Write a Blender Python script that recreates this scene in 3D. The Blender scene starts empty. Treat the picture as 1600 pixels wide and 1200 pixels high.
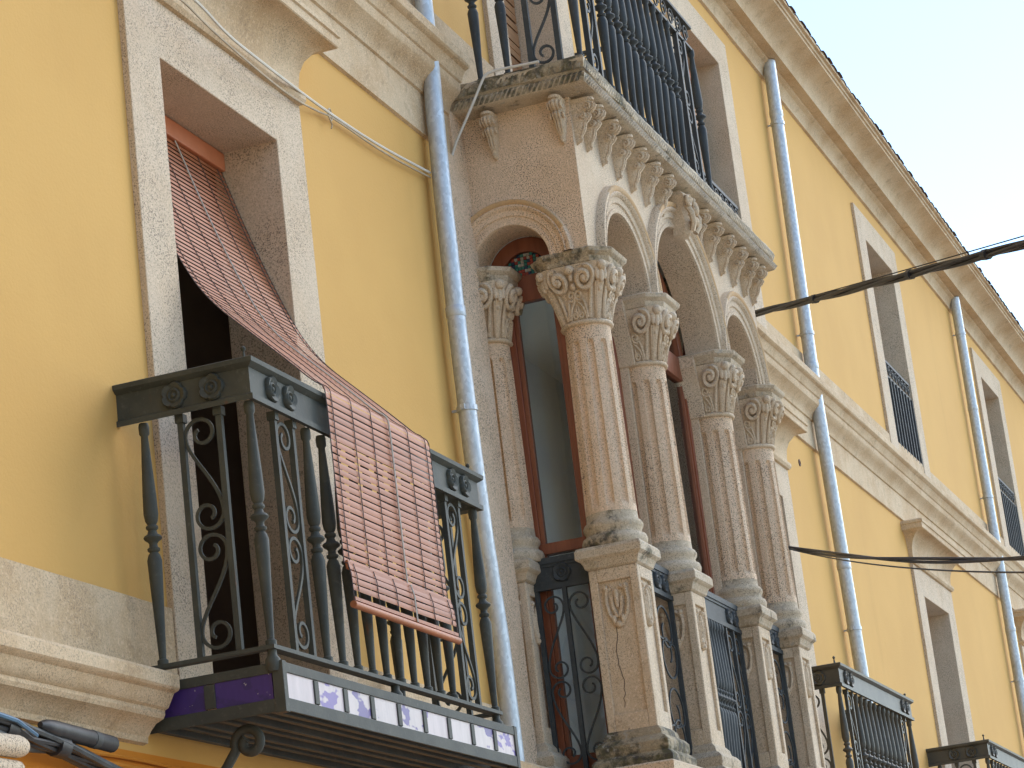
import bpy, math, random
from mathutils import Vector, Matrix
random.seed(7)
R = math.radians
sc = bpy.context.scene
COL = sc.collection

# ------------------------------------------------------------------ camera
cd = bpy.data.cameras.new('camera'); cam = bpy.data.objects.new('camera', cd); COL.objects.link(cam)
az, el, ro = R(71.6765), R(15.5495), R(6.9147)
fw = Vector((math.sin(az)*math.cos(el), math.cos(az)*math.cos(el), math.sin(el)))
rt = Vector((math.cos(az), -math.sin(az), 0)); dn = fw.cross(rt)
rt2 = rt*math.cos(ro) + dn*math.sin(ro); dn2 = dn*math.cos(ro) - rt*math.sin(ro)
cam.matrix_world = Matrix(((rt2.x, -dn2.x, -fw.x, 0), (rt2.y, -dn2.y, -fw.y, -4.1), (rt2.z, -dn2.z, -fw.z, 1.6), (0, 0, 0, 1)))
cd.sensor_width = 36; cd.lens = 4181.76/1600*36; cd.clip_start = .1; cd.clip_end = 2000
sc.camera = cam

# ------------------------------------------------------------------ light
SUN_AZ, SUN_EL = 60, 32        # degrees right of the wall's outward normal, and above the horizon
w = bpy.data.worlds.new('World'); sc.world = w; w.use_nodes = True
nt = w.node_tree; bg = nt.nodes['Background']
sky = nt.nodes.new('ShaderNodeTexSky'); sky.sky_type = 'NISHITA'; sky.sun_disc = False
sky.sun_elevation = R(SUN_EL); sky.sun_rotation = R(180-SUN_AZ); sky.dust_density = 0.15; sky.ozone_density = 1.6; sky.air_density = 1.0
nt.links.new(sky.outputs[0], bg.inputs[0]); bg.inputs[1].default_value = .15
sl = bpy.data.lights.new('sun', 'SUN'); sun = bpy.data.objects.new('sun', sl); COL.objects.link(sun)
sl.energy = 0.88; sl.angle = R(42); sl.color = (1, .93, .82)
sd = Vector((math.sin(R(SUN_AZ))*math.cos(R(SUN_EL)), -math.cos(R(SUN_AZ))*math.cos(R(SUN_EL)), math.sin(R(SUN_EL))))
sun.rotation_euler = (-sd).to_track_quat('-Z', 'Y').to_euler(); sun.location = (20, -20, 20)
vs = sc.view_settings; vs.view_transform = 'Standard'; vs.look = 'None'; vs.gamma = 1; vs.use_curve_mapping = False
vs.exposure = 1.25

# ------------------------------------------------------------------ materials
def base_mat(name, rough=.8, metal=0.0):
    m = bpy.data.materials.new(name); m.use_nodes = True; t = m.node_tree
    b = t.nodes['Principled BSDF']; b.inputs['Roughness'].default_value = rough; b.inputs['Metallic'].default_value = metal
    g = t.nodes.new('ShaderNodeNewGeometry')
    return m, t, b, g.outputs['Position']
def noise(t, vec, scale, detail=3, rough=.55, stretch=None):
    if stretch:
        mp = t.nodes.new('ShaderNodeMapping'); mp.inputs['Scale'].default_value = stretch
        t.links.new(vec, mp.inputs['Vector']); vec = mp.outputs[0]
    n = t.nodes.new('ShaderNodeTexNoise'); n.inputs['Scale'].default_value = scale
    n.inputs['Detail'].default_value = detail; n.inputs['Roughness'].default_value = rough
    t.links.new(vec, n.inputs['Vector']); return n.outputs['Fac']
def ramp(t, fac, a, b, va=0.0, vb=1.0):
    r = t.nodes.new('ShaderNodeMapRange'); r.interpolation_type = 'SMOOTHSTEP'
    r.inputs['From Min'].default_value = a; r.inputs['From Max'].default_value = b
    r.inputs['To Min'].default_value = va; r.inputs['To Max'].default_value = vb
    t.links.new(fac, r.inputs['Value']); return r.outputs[0]
def mix(t, fac, a, b):
    n = t.nodes.new('ShaderNodeMix'); n.data_type = 'RGBA'
    for s, v in ((n.inputs[0], fac), (n.inputs[6], a), (n.inputs[7], b)):
        if isinstance(v, (int, float)): s.default_value = v
        elif isinstance(v, tuple): s.default_value = (*v, 1)
        else: t.links.new(v, s)
    return n.outputs[2]
def mul(t, a, b, op='MULTIPLY'):
    n = t.nodes.new('ShaderNodeMath'); n.operation = op
    for s, v in ((n.inputs[0], a), (n.inputs[1], b)):
        if isinstance(v, (int, float)): s.default_value = v
        else: t.links.new(v, s)
    return n.outputs[0]
def bump(t, b, h, strength=.3, dist=.01):
    n = t.nodes.new('ShaderNodeBump'); n.inputs['Strength'].default_value = strength; n.inputs['Distance'].default_value = dist
    t.links.new(h, n.inputs['Height']); t.links.new(n.outputs[0], b.inputs['Normal'])
def setc(t, b, c):
    if isinstance(c, tuple): b.inputs['Base Color'].default_value = (*c, 1)
    else: t.links.new(c, b.inputs['Base Color'])

def m_plaster(name, c1, c2, cst):
    m, t, b, p = base_mat(name, .92)
    c = mix(t, ramp(t, noise(t, p, .9, 4), .35, .65), c1, c2)
    c = mix(t, ramp(t, noise(t, p, 1.6, 5, .6, (1.3, 1, .18)), .56, .80, 0, .30), c, cst)
    c = mix(t, ramp(t, noise(t, p, 14, 4, .6), .60, .85, 0, .16), c, cst)
    c = mix(t, ramp(t, noise(t, p, 30, 2, .5), .78, .82, 0, .55), c, (.75, .68, .5))
    setc(t, b, c); bump(t, b, mul(t, noise(t, p, 60, 5, .65), noise(t, p, 5, 3), 'ADD'), .22, .008); return m
def m_stone(name, c1, c2, spk=.75, moss=0.0, dirt=.25, mossc=(.085, .075, .03)):
    m, t, b, p = base_mat(name, .9)
    c = mix(t, ramp(t, noise(t, p, 2.6, 5, .6), .34, .68), c1, c2)
    c = mix(t, ramp(t, noise(t, p, 11, 5, .65), .52, .78, 0, dirt), c, (.26, .17, .085))
    n1 = noise(t, p, 165, 2, .55); n2 = noise(t, p, 80, 2, .5)
    c = mix(t, ramp(t, n2, .50, .70, 0, .45), c, tuple(min(1, x*1.25) for x in c1))
    dens = ramp(t, noise(t, p, 3.5, 3), .3, .7, .35, 1)
    c = mix(t, mul(t, ramp(t, n1, .545, .60, 0, spk), dens), c, (.11, .083, .064))
    c = mix(t, ramp(t, noise(t, p, 9, 6, .7), .66, .74, 0, .35*dirt*2), c, (.06, .055, .05))
    if moss:
        mm = ramp(t, noise(t, p, 8, 6, .72), .62-.22*moss, .80-.22*moss, 0, .92)
        mc = mix(t, ramp(t, noise(t, p, 28, 4), .35, .65), mossc, (.045, .042, .036))
        c = mix(t, mm, c, mc)
        c = mix(t, ramp(t, noise(t, p, 23, 4, .6), .60, .68, 0, .7), c, (.36, .33, .27))
    setc(t, b, c)
    h = mul(t, mul(t, n1, .5), noise(t, p, 22, 5, .7), 'ADD')
    bump(t, b, h, .45 if moss else .32, .012); return m
def m_iron(name, c1, c2, rust=.3, rough=.55):
    m, t, b, p = base_mat(name, rough)
    c = mix(t, ramp(t, noise(t, p, 7, 4), .35, .65), c1, c2)
    c = mix(t, ramp(t, noise(t, p, 16, 5, .7, (1, 1, .35)), .64, .74, 0, rust), c, (.16, .055, .018))
    c = mix(t, ramp(t, noise(t, p, 55, 3), .56, .8, 0, .35), c, (.15, .145, .125))
    setc(t, b, c); bump(t, b, noise(t, p, 90, 4), .18, .004); return m
def m_simple(name, c1, c2, rough=.6, scale=8, metal=0, bmp=.12, bscale=80, stretch=None):
    m, t, b, p = base_mat(name, rough, metal)
    setc(t, b, mix(t, ramp(t, noise(t, p, scale, 4, .6, stretch), .35, .65), c1, c2))
    if bmp: bump(t, b, noise(t, p, bscale, 4, .6, stretch), bmp, .004)
    return m
def m_galv(name, tint):
    m, t, b, p = base_mat(name, .5, .5)
    v = t.nodes.new('ShaderNodeTexVoronoi'); v.inputs['Scale'].default_value = 75; v.feature = 'F1'
    mp = t.nodes.new('ShaderNodeMapping'); mp.inputs['Scale'].default_value = (1, 1, .55)
    t.links.new(p, mp.inputs['Vector']); t.links.new(mp.outputs[0], v.inputs['Vector'])
    s = t.nodes.new('ShaderNodeSeparateColor'); t.links.new(v.outputs['Color'], s.inputs[0])
    c = mix(t, s.outputs[0], tuple(x*.78 for x in tint), tint)
    c = mix(t, ramp(t, noise(t, p, 5, 5, .6, (1, 1, .3)), .58, .8, 0, .5), c, (.34, .32, .28))
    setc(t, b, c); rr = mul(t, mul(t, s.outputs[1], .18), .42, 'ADD'); t.links.new(rr, b.inputs['Roughness'])
    bump(t, b, noise(t, p, 12, 2), .12, .01); return m
def m_slat(name, c1, c2):
    m, t, b, p = base_mat(name, .5)
    oi = t.nodes.new('ShaderNodeObjectInfo')
    c = mix(t, oi.outputs['Random'], c1, c2)
    c = mix(t, ramp(t, noise(t, p, 22, 4, .6, (.12, 1, 1)), .4, .7, 0, .5), c, tuple(x*.72 for x in c1))
    c = mix(t, ramp(t, noise(t, p, 4, 4), .55, .8, 0, .35), c, tuple(min(1, x*1.35+.05) for x in c2))
    setc(t, b, c); b.inputs['Specular IOR Level'].default_value = .22
    bump(t, b, noise(t, p, 120, 3, .6, (.1, 1, 1)), .12, .002); return m
def m_paintpanel(name, base, streak, amt, rough=.5):
    m, t, b, p = base_mat(name, rough)
    c = mix(t, ramp(t, noise(t, p, 26, 5, .65, (1, 1, .22)), .35, .7, 0, .5), base, tuple(x*.72 for x in base))
    c = mix(t, ramp(t, noise(t, p, 7, 3, .6, (.8, 1, 1.6)), .60-.1*amt, .64-.1*amt, 0, .95), c, streak)
    c = mix(t, ramp(t, noise(t, p, 60, 3), .70, .73, 0, .9), c, (.5, .46, .4))
    setc(t, b, c); bump(t, b, noise(t, p, 70, 4), .15, .003); return m

M = {}
M['yellow'] = m_plaster('ochre_plaster', (.66, .382, .108), (.625, .355, .098), (.51, .29, .075))
M['orange'] = m_plaster('orange_plaster', (.66, .235, .014), (.58, .195, .012), (.34, .12, .012))
M['stone'] = m_stone('speckled_stone', (.64, .505, .355), (.60, .455, .305), .8)
M['granite'] = m_stone('grainy_stone', (.75, .56, .385), (.67, .48, .31), .95, 0, .2)
M['carved'] = m_stone('carved_stone', (.66, .53, .38), (.58, .435, .28), .6, 0, .5)
M['old'] = m_stone('weathered_stone', (.58, .475, .34), (.47, .365, .24), .6, .42, .5)
M['old2'] = m_stone('moss_spotted_stone', (.58, .475, .34), (.46, .36, .23), .6, .7, .5)
M['mossy'] = m_stone('mossy_stone', (.42, .34, .22), (.33, .25, .15), .5, .95, .5)
M['stain'] = m_stone('rust_stained_stone', (.58, .36, .17), (.52, .38, .23), .3, 0, .3)
M['corn'] = m_stone('cornice_stone', (.63, .475, .30), (.52, .355, .195), .5, 0, .55)
M['iron'] = m_iron('green_grey_iron', (.040, .044, .037), (.060, .063, .050), .55, .72)
M['iron_b'] = m_iron('blue_black_iron', (.032, .037, .038), (.048, .054, .054), .14, .68)
M['iron_r'] = m_iron('brown_iron', (.050, .046, .034), (.075, .068, .050), .3)
M['galv'] = m_galv('galvanised_steel', (.62, .655, .68))
M['slat'] = m_slat('terracotta_slat', (.34, .112, .046), (.40, .140, .060))
M['slat_w'] = m_slat('brown_slat', (.36, .17, .075), (.44, .23, .11))
M['head'] = m_simple('orange_batten', (.58, .20, .09), (.52, .17, .075), .45)
M['cord'] = m_simple('grey_cord', (.13, .10, .095), (.09, .07, .065), .8)
M['cordl'] = m_simple('pale_cord', (.42, .35, .30), (.34, .28, .24), .8)
M['green'] = m_simple('green_cord', (.25, .42, .30), (.18, .33, .24), .7)
M['white'] = m_simple('white_plastic', (.78, .78, .76), (.70, .70, .68), .5)
M['wood'] = m_simple('red_brown_wood', (.27, .082, .034), (.20, .056, .022), .42, 6, 0, .15, 60, (3, 3, .3))
M['wood_l'] = m_simple('orange_brown_wood', (.26, .085, .035), (.20, .06, .025), .4, 6, 0, .15, 60, (3, 3, .3))
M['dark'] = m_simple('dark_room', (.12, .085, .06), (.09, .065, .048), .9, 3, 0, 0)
M['room'] = m_simple('grey_blue_wall', (.80, .83, .83), (.74, .77, .78), .9, 2, 0, .05)
M['ceil'] = m_simple('cream_ceiling', (.90, .85, .76), (.86, .81, .72), .9, 2, 0, .05)
M['blue'] = m_paintpanel('blue_painted_tile', (.050, .022, .17), (.035, .018, .12), .1)
M['pink'] = m_paintpanel('peeling_white_tile', (.54, .45, .44), (.13, .075, .30), .15)
M['pink2'] = m_paintpanel('peeling_white_purple_tile', (.53, .45, .43), (.075, .04, .21), .12)
M['black'] = m_simple('black_cable', (.020, .020, .022), (.035, .035, .036), .5, 20)
M['grey_c'] = m_simple('grey_cable', (.075, .080, .078), (.045, .05, .05), .55, 20)
M['bluec'] = m_simple('blue_cable', (.10, .20, .30), (.07, .15, .24), .5, 20)
M['beige'] = m_simple('beige_cable', (.46, .37, .25), (.38, .29, .19), .6, 12)
M['whitec'] = m_simple('pale_cable', (.66, .62, .54), (.58, .54, .46), .5, 12)
M['tile'] = m_simple('dark_clay_tile', (.115, .055, .038), (.075, .045, .04), .85, 4)
M['street'] = m_simple('pale_paving', (.56, .475, .365), (.48, .40, .30), .9, 3, 0, .2, 40)
M['cream'] = m_plaster('cream_plaster', (.76, .63, .45), (.72, .59, .41), (.50, .40, .28))
for k, c in (('tr', (.35, .05, .03)), ('tg', (.03, .20, .16)), ('tw', (.45, .42, .34)), ('tn', (.02, .05, .10))):
    M[k] = m_simple('stained_glass_'+k, c, tuple(x*.8 for x in c), .25, 30, 0, 0)
def m_glass():
    m = bpy.data.materials.new('window_glass'); m.use_nodes = True; t = m.node_tree
    for n in list(t.nodes): t.nodes.remove(n)
    o = t.nodes.new('ShaderNodeOutputMaterial'); g = t.nodes.new('ShaderNodeBsdfGlossy'); tr = t.nodes.new('ShaderNodeBsdfTransparent')
    g.inputs['Roughness'].default_value = .02; tr.inputs[0].default_value = (.95, .97, .965, 1)
    f = t.nodes.new('ShaderNodeFresnel'); f.inputs[0].default_value = 1.5
    mx = t.nodes.new('ShaderNodeMixShader'); t.links.new(f.outputs[0], mx.inputs[0]); t.links.new(tr.outputs[0], mx.inputs[1]); t.links.new(g.outputs[0], mx.inputs[2])
    t.links.new(mx.outputs[0], o.inputs[0]); return m
M['glass'] = m_glass()

# ------------------------------------------------------------------ mesh helpers
class MB:
    def __init__(s): s.v = []; s.f = []
    def add(s, vs, fs, mat=None):
        o = len(s.v)
        s.v += [tuple(mat @ Vector(v)) if mat else tuple(v) for v in vs]
        s.f += [tuple(i+o for i in f) for f in fs]; return s
    def box(s, x0, x1, y0, y1, z0, z1, mat=None):
        v = [(x, y, z) for x in (x0, x1) for y in (y0, y1) for z in (z0, z1)]
        return s.add(v, [(0, 1, 3, 2), (4, 6, 7, 5), (0, 4, 5, 1), (2, 3, 7, 6), (0, 2, 6, 4), (1, 5, 7, 3)], mat)
    def loft(s, rings, closed=True, caps=True, mat=None):
        n = len(rings[0]); v = [p for r in rings for p in r]; f = []
        for i in range(len(rings)-1):
            for j in range(n if closed else n-1):
                a = i*n+j; b = i*n+(j+1) % n; f.append((a, b, b+n, a+n))
        if caps and closed: f.append(tuple(range(n-1, -1, -1))); f.append(tuple(range((len(rings)-1)*n, len(rings)*n)))
        return s.add(v, f, mat)
    def lathe(s, prof, n=16, c=(0, 0, 0), mat=None, mod=None):
        rings = []
        for r, z in prof:
            rings.append([(c[0]+math.cos(2*math.pi*k/n)*(r if not mod else mod(r, z, 2*math.pi*k/n)),
                           c[1]+math.sin(2*math.pi*k/n)*(r if not mod else mod(r, z, 2*math.pi*k/n)), c[2]+z) for k in range(n)])
        return s.loft(rings, True, True, mat)
    def square(s, prof, c=(0, 0, 0), cham=0.0):
        rings = []
        for hx, hy, z in prof:
            k = cham*min(hx, hy)
            q = [(hx, -hy+k), (hx, hy-k), (hx-k, hy), (-hx+k, hy), (-hx, hy-k), (-hx, -hy+k), (-hx+k, -hy), (hx-k, -hy)] if cham else [(hx, -hy), (hx, hy), (-hx, hy), (-hx, -hy)]
            rings.append([(c[0]+a, c[1]+b, c[2]+z) for a, b in q])
        return s.loft(rings)
    def sweep(s, x0, x1, yf, prof, yb=0.0, closed=False):
        """profile (out, z) carried round left side, front and right side of a projecting block"""
        path = lambda o: [(x0-o, yb), (x0-o, yf-o), (x1+o, yf-o), (x1+o, yb)]
        pts = [[(*path(o)[k], z) for o, z in prof] for k in range(4)]
        return s.loft(pts, closed, closed)
    def strip(s, x0, x1, prof, caps=True):
        """profile (y, z) extruded along x"""
        s.loft([[(x0, y, z) for y, z in prof], [(x1, y, z) for y, z in prof]], True, caps); return s
    def tube(s, pts, r, n=6, flat=1.0, up=None, taper=None, caps=True):
        P = [Vector(p) for p in pts]; rings = []
        T = [(P[min(i+1, len(P)-1)]-P[max(i-1, 0)]).normalized() for i in range(len(P))]
        u = Vector(up) if up else (Vector((0, 0, 1)) if abs(T[0].z) < .9 else Vector((1, 0, 0)))
        for i, p in enumerate(P):
            if not up and i: u = u - T[i]*u.dot(T[i])
            a = (u - T[i]*u.dot(T[i])).normalized(); b = T[i].cross(a); u = a if not up else u
            q = r*(taper(i/(len(P)-1)) if taper else 1)
            rings.append([tuple(p + a*math.cos(2*math.pi*(k+.5)/n)*q*flat + b*math.sin(2*math.pi*(k+.5)/n)*q) for k in range(n)])
        return s.loft(rings, True, caps)
    def blob(s, c, rx, ry, rz, n=8, m=6, mat=None):
        rings = [[(c[0]+rx*math.sin(math.pi*i/m)*math.cos(2*math.pi*k/n), c[1]+ry*math.sin(math.pi*i/m)*math.sin(2*math.pi*k/n), c[2]-rz*math.cos(math.pi*i/m)) for k in range(n)] for i in range(1, m)]
        return s.loft(rings, True, True, mat)
    def mesh(s, name, m, smooth=False, angle=38):
        me = bpy.data.meshes.new(name); me.from_pydata(s.v, [], s.f); me.materials.append(M[m])
        if smooth:
            for p in me.polygons: p.use_smooth = True
            try: me.set_sharp_from_angle(angle=R(angle))
            except Exception: pass
        me.validate(); me.update(); return me
    def build(s, name, m, parent=None, smooth=False, bevel=0, angle=38):
        return link(name, s.mesh(name, m, smooth, angle), parent, bevel)
def link(name, me, parent=None, bevel=0, loc=None):
    o = bpy.data.objects.new(name, me); COL.objects.link(o)
    if parent is not None: o.parent = parent; o.matrix_parent_inverse = Matrix.Identity(4) if parent.parent is None and False else inv(parent)
    if loc is not None: o.location = loc
    if bevel:
        b = o.modifiers.new('bevel', 'BEVEL'); b.width = bevel; b.segments = 2; b.limit_method = 'ANGLE'; b.angle_limit = R(40)
    return o
def world_of(o):
    m = Matrix.Translation(o.location) @ o.rotation_euler.to_matrix().to_4x4()
    return (world_of(o.parent) @ o.matrix_parent_inverse @ m) if o.parent else m
def inv(p): return world_of(p).inverted()
def tag(o, label, cat, group=None):
    o['label'] = label; o['category'] = cat
    if group: o['group'] = group
    return o
def thing(name, loc, label, cat, group=None):
    o = bpy.data.objects.new(name, None); COL.objects.link(o); o.location = loc; o['kind'] = 'thing'; o.empty_display_size = .1
    return tag(o, label, cat, group)
def arc(cx, cz, r, a0, a1, n): return [(cx+r*math.cos(R(a0+(a1-a0)*k/n)), cz+r*math.sin(R(a0+(a1-a0)*k/n))) for k in range(n+1)]
def spiral(cu, cv, r0, r1, a0, a1, n=26): return [(cu+(r0+(r1-r0)*k/n)*math.cos(R(a0+(a1-a0)*k/n)), cv+(r0+(r1-r0)*k/n)*math.sin(R(a0+(a1-a0)*k/n))) for k in range(n+1)]

# ------------------------------------------------------------------ ground and an added, unseen house that bounces warm light
st = MB().add([(-400, -400, 0), (600, -400, 0), (600, 400, 0), (-400, 400, 0)], [(0, 1, 2, 3)]).build('street', 'street'); st['kind'] = 'structure'

def make_bounce_house():  # added out of view: its warm walls send fill onto left-facing stone
    T = thing('bounce_house', (-3.5, -6, 0), 'unseen cream house added behind the viewer to bounce warm light onto the facade', 'building')
    MB().box(-14, -3.5, -17, .6, 0, 10.5).build('wall', 'cream', T); MB().box(-14.2, -3.15, -17.3, .8, 10.5, 10.75).build('cornice', 'cream', T)
    for k in range(5):
        for z in (.2, 3.9, 7.4):
            y = -14.8+3.4*k; MB().box(-3.5, -3.44, y-.5, y+.5, z, z+2.1).build('window', 'dark', T)
make_bounce_house()
# ------------------------------------------------------------------ the townhouse
H = thing('townhouse', (0, 0, 0), 'long ochre yellow townhouse with pale stone cornices and window surrounds', 'building')
WX0, WX1 = 2.0, 44.0
W1 = [(8.56, 9.61, 3.20, 5.66, 8.29, 9.89), (16.95, 18.0, 3.20, 5.66, 16.66, 18.28), (22.93, 24.03, 3.20, 5.66, 22.62, 24.34), (28.50, 29.58, 3.20, 5.66, 28.2, 29.88)]
W2 = [(12.97, 13.88, 6.67, 8.95, 12.66, 14.22), (16.95, 18.0, 6.99, 8.95, 16.66, 18.30), (22.86, 23.98, 6.99, 8.94, 22.53, 24.28), (28.55, 29.65, 6.99, 8.94, 28.22, 29.95), (8.56, 9.61, 6.99, 8.95, 8.29, 9.89)]
def wall(z0, z1, holes, mat, y=0.0):
    xs = sorted({WX0, WX1, *[h[0] for h in holes], *[h[1] for h in holes]}); zs = sorted({z0, z1, *[min(max(v, z0), z1) for h in holes for v in (h[2], h[3])]})
    b = MB()
    for i in range(len(xs)-1):
        for j in range(len(zs)-1):
            cx, cz = (xs[i]+xs[i+1])/2, (zs[j]+zs[j+1])/2
            if any(h[0] < cx < h[1] and h[2] < cz < h[3] for h in holes): continue
            b.add([(xs[i], y, zs[j]), (xs[i+1], y, zs[j]), (xs[i+1], y, zs[j+1]), (xs[i], y, zs[j+1])], [(0, 1, 2, 3)])
    return b.build('wall', mat, H)
wall(2.96, 6.42, [(h[0], h[1], h[2], h[3]) for h in W1]+[(12.1, 15.35, 3.2, 6.2)], 'yellow')
wall(6.42, 9.42, W2, 'yellow')
wall(0, 2.96, [], 'orange')
# mouldings: profile (y, z)
LOW = [(0, 2.985), (-.02, 2.99), (-.022, 3.01), (-.035, 3.03), (-.055, 3.05), (-.085, 3.062), (-.092, 3.075), (-.092, 3.09), (-.105, 3.096), (-.118, 3.115), (-.13, 3.14), (-.15, 3.148), (-.155, 3.155), (-.155, 3.195), (-.145, 3.207), (-.02, 3.21), (-.02, 3.487), (0, 3.49)]
BELT = [(0, 6.275), (-.018, 6.28), (-.018, 6.50), (-.03, 6.505), (-.033, 6.525), (-.045, 6.55), (-.07, 6.575), (-.098, 6.60), (-.105, 6.62), (-.105, 6.648), (-.115, 6.655), (-.125, 6.685), (-.14, 6.71), (-.16, 6.72), (-.168, 6.73), (-.168, 6.775), (-.158, 6.79), (-.02, 6.795), (-.02, 7.05), (0, 7.052)]
EAVE = [(0, 9.365), (-.022, 9.37), (-.025, 9.395), (-.034, 9.43), (-.055, 9.465), (-.085, 9.482), (-.088, 9.50), (-.17, 9.503), (-.173, 9.525), (-.185, 9.57), (-.22, 9.612), (-.275, 9.638), (-.325, 9.655), (-.345, 9.662), (-.347, 9.685), (-.36, 9.688), (-.363, 9.712), (-.385, 9.715), (-.385, 9.745), (0, 9.76)]
def cornice(x0, x1, prof, mat, nm='cornice'):
    n = max(1, int((x1-x0)/.6)); b = MB()
    b.loft([[(x0+(x1-x0)*k/n, y+random.uniform(-.0012, .0012)*(y < -.03), z+random.uniform(-.001, .001)) for y, z in prof] for k in range(n+1)])
    return b.build(nm, mat, H, True, 0, 28)
cornice(WX0, 8.02, LOW, 'corn'); cornice(10.36, 11.9, LOW, 'corn'); cornice(15.6, 16.6, LOW, 'corn'); cornice(19.15, 21.6, LOW, 'corn'); cornice(25.1, 27.2, LOW, 'corn')
for a, b_ in ((WX0, 11.82), (15.52, WX1)): cornice(a, b_, BELT, 'corn')
for a, b_, z0_, z1_ in ((8.02, 8.285, 3.19, 3.487), (9.895, 10.36, 3.19, 3.487), (11.82, 12.655, 6.66, 7.05), (14.225, 15.52, 6.66, 7.05)): MB().box(a, b_, -.0195, .01, z0_, z1_).build('plinth', 'corn', H)
cornice(WX0, WX1, EAVE, 'corn', 'eave_cornice')
# roof slope and the ends of its tiles
MB().add([(WX0, -.36, 9.75), (WX1, -.36, 9.75), (WX1, 5, 11.4), (WX0, 5, 11.4)], [(0, 1, 2, 3)]).build('roof', 'tile', H)
tb = MB(); rows = []
for k in range(4):
    y = -.075+.15*k
    rows.append([((.085-.008*k)*math.cos(R(a)), y, (.017)*math.sin(R(a))+y*.3) for a in range(0, 181, 20)])
tb.loft(rows, False, False)
rows2 = [[(x*.86, y+.004, z*.8 if j not in (0, 9) else z) for j, (x, y, z) in enumerate(r)] for r in rows]
tb.loft(rows2, False, False); tb.add(rows[0]+rows2[0], [(j, j+1, j+11, j+10) for j in range(9)])
tme = tb.mesh('roof_tile', 'tile', True)
x = 16.0
while x < 38:
    o = link('roof_tile', tme, H, 0, (x, -.325+random.uniform(-.008, .008), 9.75+random.uniform(-.004, .006))); o.rotation_euler = (random.uniform(-.015, .015), 0, random.uniform(-.03, .03)); x += .178
# windows
HOOD = [(0, 5.90), (.018, 5.905), (.03, 5.925), (.03, 5.945), (.018, 5.96), (.01, 5.965), (.01, 5.995), (.016, 6.05), (.035, 6.105), (.07, 6.15), (.11, 6.175), (.15, 6.18), (.155, 6.185), (.155, 6.225), (.165, 6.23), (.165, 6.25), (.15, 6.262), (0, 6.268)]
def window(h, z0, ztop, hood, dep=.27):
    o0, o1, zb, zt, s0, s1 = h
    ol = [(s0, z0), (s0, ztop), (s1, ztop), (s1, z0), (o1, z0), (o1, zt), (o0, zt), (o0, z0)]
    b = MB(); v = [(x_, -.026, z_) for x_, z_ in ol]+[(x_, dep, z_) for x_, z_ in ol]
    b.add(v, [tuple(range(8)), tuple(range(15, 7, -1))]+[(k, k+8, (k+1) % 8+8, (k+1) % 8) for k in range(8)])
    wn = b.build('window', 'stone', H, False, .004)
    if h is W1[0]: dep = .29
    fr = MB()
    fr.box(o0, o0+.07, dep-.06, dep, zb, zt).box(o1-.07, o1, dep-.06, dep, zb, zt).box(o0+.07, o1-.07, dep-.06, dep, zt-.08, zt)
    xm = (o0+o1)/2; fr.box(xm-.045, xm+.045, dep-.055, dep, zb, zt-.08).box(o0+.07, xm-.045, dep-.055, dep-.005, zb, zb+.5).box(xm+.045, o1-.07, dep-.055, dep-.005, zb, zb+.5)
    if h is not W1[0]: fr.build('frame', 'wood', wn, False, .003)
    for a, c in () if h is W1[0] else ((o0+.07, xm-.045), (xm+.045, o1-.07)): MB().box(a, c, dep-.035, dep-.03, zb+.5, zt-.08).build('pane', 'glass', wn)
    if hood: MB().sweep(s0+.02, s1-.02, -.026, HOOD).build('hood', 'corn', wn, True, 0, 25)
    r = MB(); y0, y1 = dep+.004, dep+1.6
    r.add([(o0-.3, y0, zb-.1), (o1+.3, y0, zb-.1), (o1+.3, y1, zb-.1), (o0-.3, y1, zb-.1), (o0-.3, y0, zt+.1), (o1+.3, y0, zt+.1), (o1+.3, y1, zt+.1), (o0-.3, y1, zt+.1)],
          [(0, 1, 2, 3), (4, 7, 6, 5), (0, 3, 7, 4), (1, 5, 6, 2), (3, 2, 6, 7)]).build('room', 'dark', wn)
    return wn
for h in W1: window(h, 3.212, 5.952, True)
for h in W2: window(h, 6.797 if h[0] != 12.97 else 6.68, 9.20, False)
# floors of the door recesses
for h in W1: MB().box(h[0], h[1], -.02, .27, 3.15, 3.2).build('door_sill', 'stone', H)

# ------------------------------------------------------------------ the bay
BX0, BX1, BY = 12.0, 15.45, -.60
B = thing('bay_window', (13.7, 0, 3.2), 'carved stone bay window with arches, fluted columns and a mossy balcony slab on top', 'bay window')
ZS, ZT = 5.72, 6.52
def arched(name, L0, L1, arches, thick, put, mat):
    """wall with round arches: u along, v up, d depth"""
    us = {L0, L1}
    for c, r in arches:
        for k in range(33): us.add(round(c - r*math.cos(math.pi*k/32), 5))
    us = sorted(us); b = MB()
    def bot(u):
        for c, r in arches:
            if abs(u-c) < r-1e-5: return ZS+math.sqrt(max(0, r*r-(u-c)**2))
        return ZS
    for d in (0, thick):
        for a, c in zip(us, us[1:]): b.add([put(a, bot(a), d), put(c, bot(c), d), put(c, ZT, d), put(a, ZT, d)], [(0, 1, 2, 3)])
    for a, c in zip(us, us[1:]): b.add([put(a, bot(a), 0), put(c, bot(c), 0), put(c, bot(c), thick), put(a, bot(a), thick)], [(0, 1, 2, 3)])
    for u in (us[0], us[-1]): b.add([put(u, ZS, 0), put(u, ZS, thick), put(u, ZT, thick), put(u, ZT, 0)], [(0, 1, 2, 3)])
    return b.build(name, mat, B, True, 0, 30)
COLX = [12.2, 13.13, 14.45, 15.37]
FA = [(12.665, .355), (13.77, .585), (14.91, .365)]
LA = (.2, .2)
pf = lambda u, v, d: (u, BY+d, v)
pl = lambda u, v, d: (BX0+d, -u, v)
pr_ = lambda u, v, d: (BX1-d, -u, v)
arched('arched_wall', BX0+.002, BX1-.002, FA, .19, pf, 'stone')
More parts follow.
